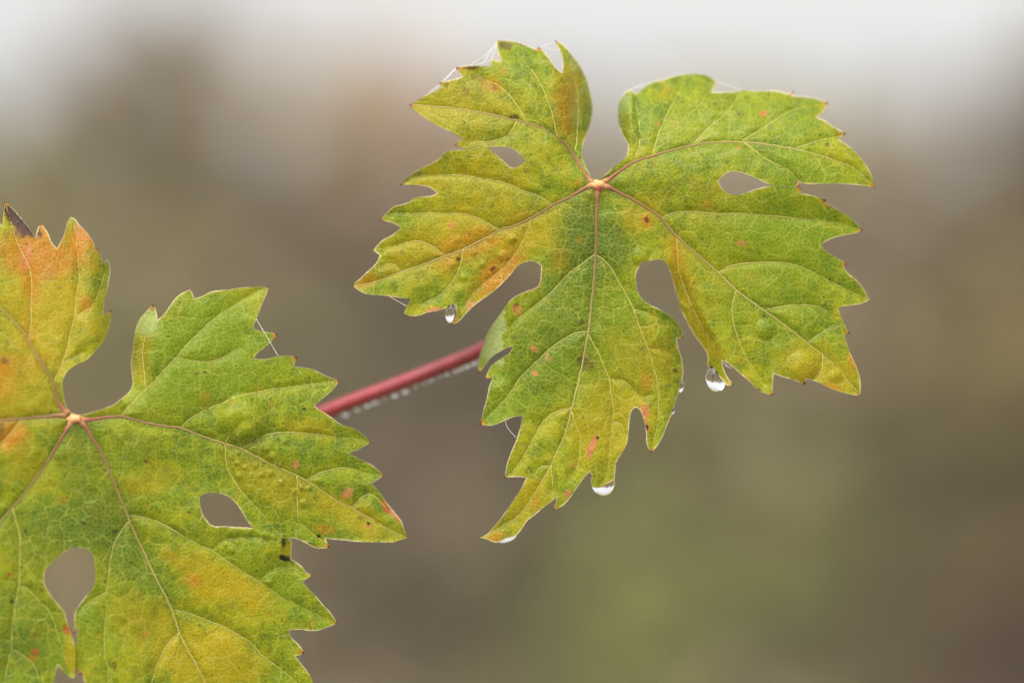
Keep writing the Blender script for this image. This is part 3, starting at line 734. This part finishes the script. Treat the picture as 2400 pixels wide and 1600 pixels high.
def build_leaf(name, label, outline, veins, relief, paint, bumps, junction, tips_extra, seed, spacing=3.0):
    ol = smooth_outline(outline, 4.0)
    nO = len(ol)
    lo, hi = ol.min(0), ol.max(0)
    # interior points, jittered hex grid; coarse outside the picture
    pts = []
    for (sp, cond) in ((spacing, True), (9.0, False)):
        gx, gy = np.meshgrid(np.arange(lo[0], hi[0], sp), np.arange(lo[1], hi[1], sp * .866))
        gx = gx + (np.arange(gx.shape[0]) % 2)[:, None] * sp / 2
        q = np.stack([gx.ravel(), gy.ravel()], 1) + RNG.uniform(-.18, .18, (gx.size, 2)) * sp
        infr = (q[:, 0] > -25) & (q[:, 1] < 1625)
        pts.append(q[infr == cond])
    Q = np.concatenate(pts)
    Q = Q[inside(Q, ol)]
    kdO = tree(resample(ol, 1.0, True))
    dO, _ = near(Q, kdO)
    Q = Q[dO > 1.3]
    allp = np.concatenate([ol, Q])
    edges = [(i, (i + 1) % nO) for i in range(nO)]
    r = delaunay_2d_cdt([Vector(p) for p in allp], edges, [], 0, 1e-4)
    P = np.array([(v.x, v.y) for v in r[0]])
    T = np.array(r[2])
    cen = P[T].mean(1)
    T = T[inside(cen, ol)]
    used = np.unique(T)
    re = np.full(len(P), -1); re[used] = np.arange(len(used))
    P = P[used]; T = re[T]
    x, y = P[:, 0], P[:, 1]
    # vein distances
    curves = []
    for main, sides in veins:
        m = spline(main, 10)
        m[2:-1] += RNG.normal(0, .45, (len(m) - 3, 2))
        L = len(m)
        wm = np.interp(np.arange(L), [0, 1, 2.5, 5, L * .35, L - 1], [10, 8.2, 5.6, 4.4, 2.8, 1.1])
        curves.append(('vein', m, wm, []))
        for s in sides:
            c = spline(s, 8)
            c[1:] += RNG.normal(0, .4, (len(c) - 1, 2))
            dmin = np.min(np.linalg.norm(m - c[0], axis=1))
            w0 = 1.75 if dmin < 12 else 1.3
            curves[-1][3].append((c, np.interp(np.arange(len(c)), [0, len(c) * .6, len(c) - 1], [w0, w0 * .7, .5])))
    vp = np.concatenate([resample(np.column_stack([c, wd]), 1.0) for _, m, wm, ss in curves for c, wd in [(m, wm)] + ss])
    dV, iV = near(P, tree(vp))
    wV = vp[iV, 2]
    dE, _ = near(P, kdO)
    # ---- fine vein network, two orders of irregular meshes
    rng = np.random.default_rng(seed)
    net = np.zeros(len(P))
    for (cell, lw, amt) in ((44.0, 1.25, .95), (20.0, 1.0, .34)):
        gx, gy = np.meshgrid(np.arange(lo[0] - 60, hi[0] + 60, cell), np.arange(lo[1] - 60, hi[1] + 60, cell))
        sp = np.stack([gx, gy], -1) + rng.uniform(-.42, .42, gx.shape + (2,)) * cell
        warp = np.stack([fbm(x, y, 30, 2, seed + 3) - .5, fbm(x, y, 30, 2, seed + 9) - .5], 1) * 12
        R = P + warp
        ci = np.floor((R[:, 0] - lo[0] + 60) / cell + .5).astype(int); ri = np.floor((R[:, 1] - lo[1] + 60) / cell + .5).astype(int)
        cand = []
        for a in range(-2, 3):
            for b in range(-2, 3):
                cand.append(sp[np.clip(ri + a, 0, gx.shape[0] - 1), np.clip(ci + b, 0, gx.shape[1] - 1)])
        cand = np.stack(cand, 1)
        dd = ((cand - R[:, None])**2).sum(2)
        o = np.argsort(dd, 1)[:, :2]
        k = np.arange(len(R))
        p1 = cand[k, o[:, 0]]; p2 = cand[k, o[:, 1]]
        ed = np.abs((dd[k, o[:, 1]] - dd[k, o[:, 0]]) / (2 * np.linalg.norm(p2 - p1, axis=1) + 1e-6))
        net = np.maximum(net, amt * np.exp(-(ed / lw)**2) * (.55 + .9 * (fbm(x, y, 60, 2, seed + 5) - .3)))
    net = np.clip(net, 0, 1)
    # ---- relief
    D = relief(x, y)
    D = D + 16 * (fbm(x, y, 170, 2, seed) - .5) * sstep(0, 40, np.hypot(x - junction[0], y - junction[1]))
    D = D + -9 * (1 - np.exp(-dV / 15)) + 4                                         # blade bulges between veins
    D = D - 5.5 * (fbm(x, y, 34, 2, seed + 1) - .5) * sstep(2, 14, dV)
    D = D + 1.6 * net
    for (bx, by, br) in bumps:
        D = D - .42 * br * np.clip(1 - ((x - bx)**2 + (y - by)**2) / (br * br), 0, 1)
    kdP = tree(P)
    def depth_at(q):
        """depth of the finished sheet at the mesh vertex nearest each plane point"""
        return np.array([D[kdP.find((a[0], a[1], 0))[1]] for a in q])
    # ---- pigment
    n1 = fbm(x, y, 120, 3, seed + 2); n2 = fbm(x, y, 34, 3, seed + 4); n3 = fbm(x, y, 9, 2, seed + 6)
    k1 = sstep(.35, .68, n1 - (.05 if seed == 3 else .09))[:, None]
    c = C_G[None] * (1 - k1) + C_L[None] * k1
    def lay(c, col, f):
        f = np.clip(f, 0, 1)[:, None]
        return c * (1 - f) + col[None] * f
    c = lay(c, C_Y, (.4 if seed == 3 else .25) * sstep(.5, .75, n2))
    c = lay(c, C_DG, .4 * sstep(.52, .3, n2))
    n4 = fbm(x, y, 15, 2, seed + 15)
    c = lay(c, C_DG * .8, .42 * sstep(.54, .72, n4))
    c = lay(c, C_L, .4 * sstep(.44, .28, n4))
    for (col, px, py, rx, ry, rot, s) in paint:
        big = max(rx, ry) > 24
        g = gauss(x, y, px, py, rx, ry, rot)
        if big: g = sstep(.15, .85, g * (.45 + 1.1 * n2)) * s + g * s * .25
        else: g = sstep(.2, .62, g * (.55 + .9 * n3)) * s
        c = lay(c, col, g)
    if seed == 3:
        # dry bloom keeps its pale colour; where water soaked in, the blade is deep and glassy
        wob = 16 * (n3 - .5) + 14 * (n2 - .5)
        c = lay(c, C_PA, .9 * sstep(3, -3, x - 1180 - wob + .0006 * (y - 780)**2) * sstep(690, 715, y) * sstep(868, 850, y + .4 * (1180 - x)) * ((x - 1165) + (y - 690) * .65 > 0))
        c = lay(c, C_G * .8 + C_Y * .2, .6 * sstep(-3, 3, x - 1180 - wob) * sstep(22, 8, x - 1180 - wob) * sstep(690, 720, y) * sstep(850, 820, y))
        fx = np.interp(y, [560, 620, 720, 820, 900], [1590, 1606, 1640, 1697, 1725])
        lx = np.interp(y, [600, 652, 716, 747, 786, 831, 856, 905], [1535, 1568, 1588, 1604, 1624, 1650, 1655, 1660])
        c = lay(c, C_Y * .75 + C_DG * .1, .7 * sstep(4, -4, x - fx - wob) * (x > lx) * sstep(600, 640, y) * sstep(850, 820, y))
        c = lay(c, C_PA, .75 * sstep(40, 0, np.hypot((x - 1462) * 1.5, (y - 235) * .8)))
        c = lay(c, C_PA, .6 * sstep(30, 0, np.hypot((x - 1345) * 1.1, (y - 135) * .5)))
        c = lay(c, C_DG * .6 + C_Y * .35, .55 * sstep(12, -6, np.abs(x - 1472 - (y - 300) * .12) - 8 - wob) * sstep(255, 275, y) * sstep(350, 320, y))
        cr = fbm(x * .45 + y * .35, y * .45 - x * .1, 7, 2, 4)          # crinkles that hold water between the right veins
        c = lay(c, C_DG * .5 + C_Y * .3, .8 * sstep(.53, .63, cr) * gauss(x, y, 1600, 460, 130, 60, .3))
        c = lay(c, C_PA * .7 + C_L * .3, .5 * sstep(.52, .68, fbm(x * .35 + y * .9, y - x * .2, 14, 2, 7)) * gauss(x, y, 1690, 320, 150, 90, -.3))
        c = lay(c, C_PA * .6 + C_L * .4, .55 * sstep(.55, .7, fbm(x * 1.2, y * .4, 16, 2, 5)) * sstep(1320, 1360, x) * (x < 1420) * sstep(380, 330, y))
    else:
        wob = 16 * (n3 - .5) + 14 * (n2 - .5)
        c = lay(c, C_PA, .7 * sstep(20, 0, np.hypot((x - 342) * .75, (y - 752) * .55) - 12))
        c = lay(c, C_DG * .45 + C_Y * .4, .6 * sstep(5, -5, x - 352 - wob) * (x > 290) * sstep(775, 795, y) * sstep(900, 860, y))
        # the dead brown point of the scorched lobe
        dl = np.abs((x - 11) * 83 - (y - 472) * 73) / math.hypot(83, 73)
        dead = sstep(26, 14, dl - wob) * (x < 100) * sstep(562, 548, y - .3 * wob)
        dead = np.maximum(dead, sstep(508, 494, y - wob) * (x < 60))
        c = lay(c, C_BR * .75, .92 * dead)
        c = lay(c, C_BK, .5 * dead * sstep(10, 2, dl))
        c = lay(c, C_DG * .5 + C_L * .35, .7 * sstep(.5, .62, n2 + .25 * gauss(x, y, 570, 1030, 60, 16, .1)) * gauss(x, y, 590, 1050, 120, 60, .4))
        c = lay(c, C_DG * .6 + C_Y * .2, .6 * sstep(.52, .62, n2) * (gauss(x, y, 180, 1060, 70, 60) + gauss(x, y, 240, 1150, 50, 70) + gauss(x, y, 90, 1290, 60, 30)))
    # small dead specks
    for k in range(170):
        i = RNG.integers(len(P)); rr = RNG.uniform(1.2, 3.2) * (1.8 if RNG.random() < .1 else 1)
        col = C_BK if RNG.random() < .55 else C_BR
        c = lay(c, col, RNG.uniform(.4, .9) * np.exp(-((x - P[i, 0])**2 + (y - P[i, 1])**2) / rr**2))
    for k in range(26):
        i = RNG.integers(len(P)); rr = RNG.uniform(5, 11)
        c = lay(c, C_O, RNG.uniform(.2, .5) * np.exp(-((x - P[i, 0])**2 + (y - P[i, 1])**2) / rr**2))
    # dark green shade painted beside the main veins, thin pale margin
    c = lay(c, C_DG, .35 * np.exp(-((dV - wV - 3) / 5)**2) * (wV > 1.9))
    # places where two lobes lie on each other keep no pale rim
    sl = np.zeros(nO, bool)
    for i in range(nO):
        dd = np.hypot(ol[:, 0] - ol[i, 0], ol[:, 1] - ol[i, 1])
        k = np.abs(np.arange(nO) - i); k = np.minimum(k, nO - k)
        sl[i] = np.any((dd < 3.2) & (k > 4))
    offslit = 1.0
    if sl.any():
        dS, _ = near(P, tree(ol[sl])); offslit = sstep(4, 9, dS)
    c = lay(c, C_CR, (.35 + .55 * sstep(.35, .65, fbm(x, y, 55, 2, seed + 12))) * sstep(2.7, .4, dE) * offslit)
    # teeth end in a brown point
    tips = []
    O = np.array(outline, float); n = len(O)
    for i in range(n):
        a = O[i - 1] - O[i]; b = O[(i + 1) % n] - O[i]
        cr = np.dot(a, b) / (np.linalg.norm(a) * np.linalg.norm(b) + 1e-9)
        bis = a / np.linalg.norm(a) + b / np.linalg.norm(b)
        q = O[i] + bis / (np.linalg.norm(bis) + 1e-9) * 3
        if cr > .12 and inside(q[None], O)[0]: tips.append(O[i])
    for tp in tips:
        rr = RNG.uniform(5, 9)
        d2 = np.hypot(x - tp[0], y - tp[1])
        c = lay(c, C_O, .9 * sstep(rr * 2.4, rr * .8, d2))
        c = lay(c, C_BR, sstep(rr * .95, rr * .45, d2))
    V = np.empty((len(P), 3))
    dep = FOCUS + D * PX
    V[:, 0] = (x - 1200) / 2400 * .36 * dep; V[:, 1] = dep; V[:, 2] = CAM_H - (y - 800) / 2400 * .36 * dep
    # orient faces towards the camera
    e1 = P[T[:, 1]] - P[T[:, 0]]; e2 = P[T[:, 2]] - P[T[:, 0]]
    fl = (e1[:, 0] * e2[:, 1] - e1[:, 1] * e2[:, 0]) > 0
    T[fl] = T[fl][:, ::-1]
    root = empty(name, at_px(junction[0], junction[1], float(depth_at([junction])[0])))
    tag(root, label, 'leaf', 'sharp grape leaves on the shoot')
    me = bpy.data.meshes.new('blade')
    me.vertices.add(len(V)); me.vertices.foreach_set('co', V.ravel())
    me.loops.add(len(T) * 3); me.loops.foreach_set('vertex_index', T.ravel().astype(np.int32))
    me.polygons.add(len(T)); me.polygons.foreach_set('loop_start', np.arange(len(T), dtype=np.int32) * 3)
    me.polygons.foreach_set('use_smooth', np.ones(len(T), bool))
    me.update(calc_edges=True); me.validate()
    lum = (c @ np.array([.25, .65, .1]))[:, None]
    c = np.clip(lum + (c - lum) * 1.14, .002, 1)
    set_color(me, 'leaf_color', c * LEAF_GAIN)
    a = me.attributes.new('leaf_uv', 'FLOAT_VECTOR', 'POINT')
    a.data.foreach_set('vector', np.stack([x / 100, y / 100, np.zeros_like(x) + seed], 1).astype(np.float32).ravel())
    a = me.attributes.new('net', 'FLOAT', 'POINT'); a.data.foreach_set('value', net.astype(np.float32))
    link('blade', me, M_BLADE, root)
    # margin: the thickness of the blade shows as a fine pale rim
    od = depth_at(ol)
    V3, F3 = tube_data([at_px(ol[i, 0], ol[i, 1], od[i] + .5) for i in range(nO)], [.7 * PX] * nO, 5, closed=True)
    mm = mesh_from('margin', V3, F3)
    tipd = np.min(np.linalg.norm(ol[:, None] - np.array(tips)[None], axis=2), 1)
    mc = np.where((tipd < 7)[:, None], C_BR[None], C_CR[None] * (.75 + .5 * RNG.random((nO, 1))))
    warm = (fbm(ol[:, 0], ol[:, 1], 60, 2, seed) > .52) & (tipd >= 7)
    mc[warm] = mc[warm] * .5 + C_O * .5
    mc = mc * (.4 + .65 * sstep(.3, .65, fbm(ol[:, 0], ol[:, 1], 55, 2, seed + 12)))[:, None]
    mc[sl] = C_L * .8 + C_G * .2
    if seed == 8: mc[(ol[:, 0] < 84) & (ol[:, 0] > 4) & (ol[:, 1] < 556)] = C_BR * .8
    set_color(mm, 'leaf_color', np.repeat(mc, 5, 0))
    link('margin', mm, M_VEIN, root)
    # veins as ridges standing on the blade
    c_in = srgb(196, 104, 96); c_mid = srgb(168, 128, 88); c_kn = srgb(222, 166, 112); c_out = srgb(214, 196, 116); c_side = srgb(212, 204, 112)
    def vein_mesh(nm, cc, wd, cols, par, dip=0.0):
        dd = depth_at(cc)
        k = np.ones(5) / 5
        dd = np.convolve(np.pad(dd, 2, mode='edge'), k, 'valid')
        w_ = wd * (1 + .18 * (RNG.random(len(wd)) - .5))
        V4, F4 = tube_data([at_px(cc[i, 0], cc[i, 1], dd[i] + wd[i] * .35) for i in range(len(cc))], w_ * PX, 8)
        me4 = mesh_from(nm, V4, F4)
        set_color(me4, 'leaf_color', np.repeat(cols, 8, 0))
        return link(nm, me4, M_VEIN, par)
    red = [1, .25, .35, .5, 1] if seed == 3 else [1, .2, .9, .8, 1.3]
    for vi, (_, m, wm, ss) in enumerate(curves):
        L = np.linalg.norm(m - np.array(junction), axis=1)
        f1 = np.clip(1 - red[vi] * (1 - L / 110), 0, 1)[:, None]; f2_ = np.clip((L - 130) / 330, 0, 1)[:, None]
        cols = c_in[None] * (1 - f1) + c_mid[None] * f1
        cols = cols * (1 - f2_) + c_out[None] * f2_
        f0 = sstep(34, 18, L)[:, None]
        cols = cols * (1 - f0) + c_kn[None] * f0
        vo = vein_mesh('vein', m, wm, cols, root)
        for cc, wd in ss:
            vein_mesh('side_vein', cc, wd, np.repeat(c_side[None], len(cc), 0) * (.9 + .2 * RNG.random((len(cc), 1))), vo)
    # knob where the veins meet the stalk
    bm = bmesh.new()
    bmesh.ops.create_icosphere(bm, subdivisions=3, radius=1)
    for v in bm.verts:
        s = 1 + .12 * math.sin(v.co.x * 5 + v.co.z * 4)
        v.co = Vector((v.co.x * 17 * s, v.co.y * 8, v.co.z * 11 * s)) * PX
    km = bpy.data.meshes.new('petiole_knob'); bm.to_mesh(km); bm.free()
    km.polygons.foreach_set('use_smooth', [True] * len(km.polygons))
    ko = link('petiole_knob', km, M_KNOB)
    ko.location = at_px(junction[0], junction[1], float(depth_at([junction])[0]) + 1)
    bpy.context.view_layer.update()
    ko.parent = root; ko.matrix_parent_inverse = root.matrix_world.inverted()
    return root, depth_at

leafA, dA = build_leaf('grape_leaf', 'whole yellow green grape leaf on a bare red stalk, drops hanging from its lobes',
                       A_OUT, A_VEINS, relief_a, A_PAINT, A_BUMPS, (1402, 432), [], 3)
leafB, dB = build_leaf('grape_leaf', 'larger blistered grape leaf with orange scorched upper lobe, standing before the shoot',
                       B_OUT, B_VEINS, relief_b, B_PAINT, B_BUMPS, (174, 981), [], 8)

# ---- stalks and the shoot that carries both leaves
def stalk(pts, parent, mat):
    c = spline(pts, 14)
    V, F = tube_data([at_px(q[0], q[1], q[2]) for q in c], c[:, 3] * PX, 12)
    return link('petiole', mesh_from('petiole', V, F), mat, parent)
a0 = float(dA([(1402, 432)])[0]); b0 = float(dB([(174, 981)])[0])
petA = [(395, 1112, 400, 24), (560, 1050, 375, 18), (770, 962, 330, 18), (950, 893, 290, 17.5), (1130, 819, 250, 17.5), (1260, 745, 210, 17), (1350, 630, 140, 16), (1392, 510, 60, 14), (1402, 434, a0 + 5, 13)]
stalk(petA, leafA, M_PET)
stalk([(395, 1300, 400, 22), (335, 1190, 330, 17), (240, 1060, 150, 15), (174, 984, b0 + 5, 13)], leafB, M_PET)

sr = empty('vine_shoot', at_px(395, 1700, 400) * 1.0)
sr.location.z = 0
bpy.context.view_layer.update()
n0 = at_px(395, 1080, 400)
sp = spline([(n0.x, n0.y, -.05, .022), (n0.x - .01, n0.y, .3, .02), (n0.x, n0.y, .62, .018), (n0.x + .004, n0.y, .72, .006),
             (n0.x + .006, n0.y, 1.0, .0042), (n0.x + .001, n0.y, 1.16, .0036), (n0.x, n0.y, n0.z, .0028)], .012)
V, F = tube_data(sp[:, :3], sp[:, 3], 12)
link('cane', mesh_from('cane', V, F), M_CANE, sr)
for py in (1112, 1300):
    q = at_px(395, py, 400)
    bm = bmesh.new(); bmesh.ops.create_icosphere(bm, subdivisions=2, radius=1)
    for v in bm.verts: v.co = Vector((v.co.x * .0042, v.co.y * .0042, v.co.z * .005)) + q
    me = bpy.data.meshes.new('node'); bm.to_mesh(me); bm.free()
    link('node', me, M_CANE, sr)
tag(sr, 'brown upright vine shoot hidden behind the scorched grape leaf', 'shoot')

# ------------------------------------------------------------------ water
def drop(px, py, d, rx, ry, rz, label, pear=0.0, tilt=0.0, group=None):
    bm = bmesh.new()
    bmesh.ops.create_uvsphere(bm, u_segments=40, v_segments=28, radius=1)
    ct, st = math.cos(tilt), math.sin(tilt)
    for v in bm.verts:
        k = 1 - pear * max(0, v.co.z)**1.3
        X, Y, Z = v.co.x * rx * k, v.co.y * ry * k, v.co.z * rz
        v.co = Vector((X * ct - Z * st, Y, X * st + Z * ct)) * PX
    me = bpy.data.meshes.new('water_drop'); bm.to_mesh(me); bm.free()
    me.polygons.foreach_set('use_smooth', [True] * len(me.polygons))
    o = link('water_drop', me, M_WATER)
    o.location = at_px(px, py, d)
    tag(o, label, 'water drop', group)
    return o
z = lambda a, b: float(dA([(a, b)])[0])
drop(1677, 885, z(1688, 880) + 24, 25, 22, 35, 'round water drop hanging inside a hooked tooth of the right lobe', .25, .12)
drop(1413, 1128, z(1413, 1125) + 31, 29.5, 24, 35, 'big water drop under the rounded tooth of the middle lobe', .1, .2)
drop(1187, 1255, z(1188, 1250) + 22, 28, 16, 15, 'flat water drop along the edge near the drooping middle lobe tip', 0, .32)
drop(1057, 733, z(1064, 740) + 6, 14, 12, 25, 'small water drop caught in the pinkish notch of the left lobe', .2, -.15)
drop(1597, 906, z(1590, 903) + 9, 6, 7, 14, 'tiny water bead clinging to the right edge of the middle lobe', 0, -.2)
drop(1576, 963, z(1572, 963) + 8, 5, 6, 9, 'tiniest water bead low on the middle lobe edge', 0, -.3)

# dew under the red stalk
pc = spline(petA, 3)
for (px, py, r) in [(802, 985, 8), (829, 972, 6), (854, 962, 7), (866, 957, 5), (876, 952, 6), (893, 946, 3.5), (918, 935, 7.5), (942, 925, 8), (966, 914, 4), (985, 907, 4), (1003, 900, 5), (1022, 893, 3.5),
                    (1040, 885, 5), (1060, 877, 5.5), (1073, 872, 6), (1087, 866, 7), (1102, 860, 7), (1115, 855, 5)]:
    i = np.argmin(np.abs(pc[:, 0] - px))
    ctr = pc[i]
    r *= .95
    off = ctr[3] + r * .45
    # below the stalk, square to its run
    t = pc[min(i + 2, len(pc) - 1), :2] - pc[max(i - 2, 0), :2]; t = t / np.linalg.norm(t)
    nx, ny = -t[1], t[0]
    drop(ctr[0] + nx * off, ctr[1] + ny * off, ctr[2], r, r, r * .9, 'dew bead under the bare red leaf stalk', 0, 0, 'dew beads along the red stalk')

# ------------------------------------------------------------------ spider silk
def thread(label, strands, fn, beads=0):
    p0 = at_px(strands[0][0][0], strands[0][0][1], fn(strands[0][0]))
    root = empty('spider_thread', p0)
    tag(root, label, 'spider silk')
    for s in strands:
        e = [fn(s[0]), fn(s[-1])]
        c = spline([(q[0], q[1], e[0] + (e[1] - e[0]) * k / (len(s) - 1)) for k, q in enumerate(s)], 3)
        pts = [at_px(*q) for q in c]
        rr = [(.5 + (.6 if (i % 3 == 0 and random.random() < beads) else 0)) * PX for i in range(len(pts))]
        V, F = tube_data(pts, rr, 6)
        link('strand', mesh_from('strand', V, F), M_SILK, root)
fa = lambda q: float(dA([q])[0]); fb = lambda q: float(dB([q])[0])
thread('beaded silk strands stretched between the browned top teeth of the upper left lobe',
       [[(1163, 103), (1146, 128), (1129, 155)], [(1163, 106), (1135, 131), (1102, 154)], [(1163, 110), (1157, 125), (1151, 142)], [(1113, 154), (1132, 148), (1149, 143)],
        [(1070, 160), (1055, 176), (1038, 193)], [(1068, 161), (1040, 189), (1005, 219)], [(1034, 200), (1018, 212), (998, 224)]], fa, .7)
thread('fine silk strands across the gap beside the pointed inner tooth', [[(1261, 111), (1284, 115), (1309, 119)], [(1263, 110), (1283, 106), (1302, 100)]], fa, .4)
thread('faint silk over the notch at the rolled end of the upper right lobe', [[(1478, 211), (1500, 201), (1525, 194)], [(1477, 211), (1495, 205), (1510, 205)]], fa, .2)
thread('single faint silk strand above the flat top of the upper right lobe', [[(1678, 193), (1706, 201), (1737, 212)]], fa, .1)
thread('short silk strand below the pointed tip of the left lobe', [[(915, 696), (934, 707), (954, 718)]], fa, .2)
thread('curved silk hair in the notch at the left of the middle lobe', [[(1184, 987), (1192, 1005), (1211, 1027)]], fa, 0)
thread('beaded silk strand running between teeth of the larger blistered leaf', [[(601, 748), (626, 790), (652, 834)]], fb, .8)
thread('faint silk wisp beside the hooked tooth that holds a round drop', [[(1697, 850), (1706, 860), (1716, 862)], [(1700, 856), (1708, 855), (1714, 858)]], fa, .3)

# ------------------------------------------------------------------ mist over the vineyard
bm = bmesh.new()
bmesh.ops.create_cube(bm, size=1)
for v in bm.verts:
    v.co = Vector((v.co.x * 300, v.co.y * 300 + 5, -1 if v.co.z < 0 else 2.3))
me = bpy.data.meshes.new('haze'); bm.to_mesh(me); bm.free()
m = bpy.data.materials.new('mist'); m.use_nodes = True
t = m.node_tree
t.nodes.remove(t.nodes['Principled BSDF'])
pv = t.nodes.new('ShaderNodeVolumePrincipled')
pv.inputs['Color'].default_value = (0.97, 0.95, 0.92, 1)
pv.inputs['Density'].default_value = 0.011
t.links.new(pv.outputs[0], t.nodes['Material Output'].inputs['Volume'])
o = link('haze', me, m)
tag(o, 'pale even mist hanging over the vineyard rows', 'mist', kind='stuff')
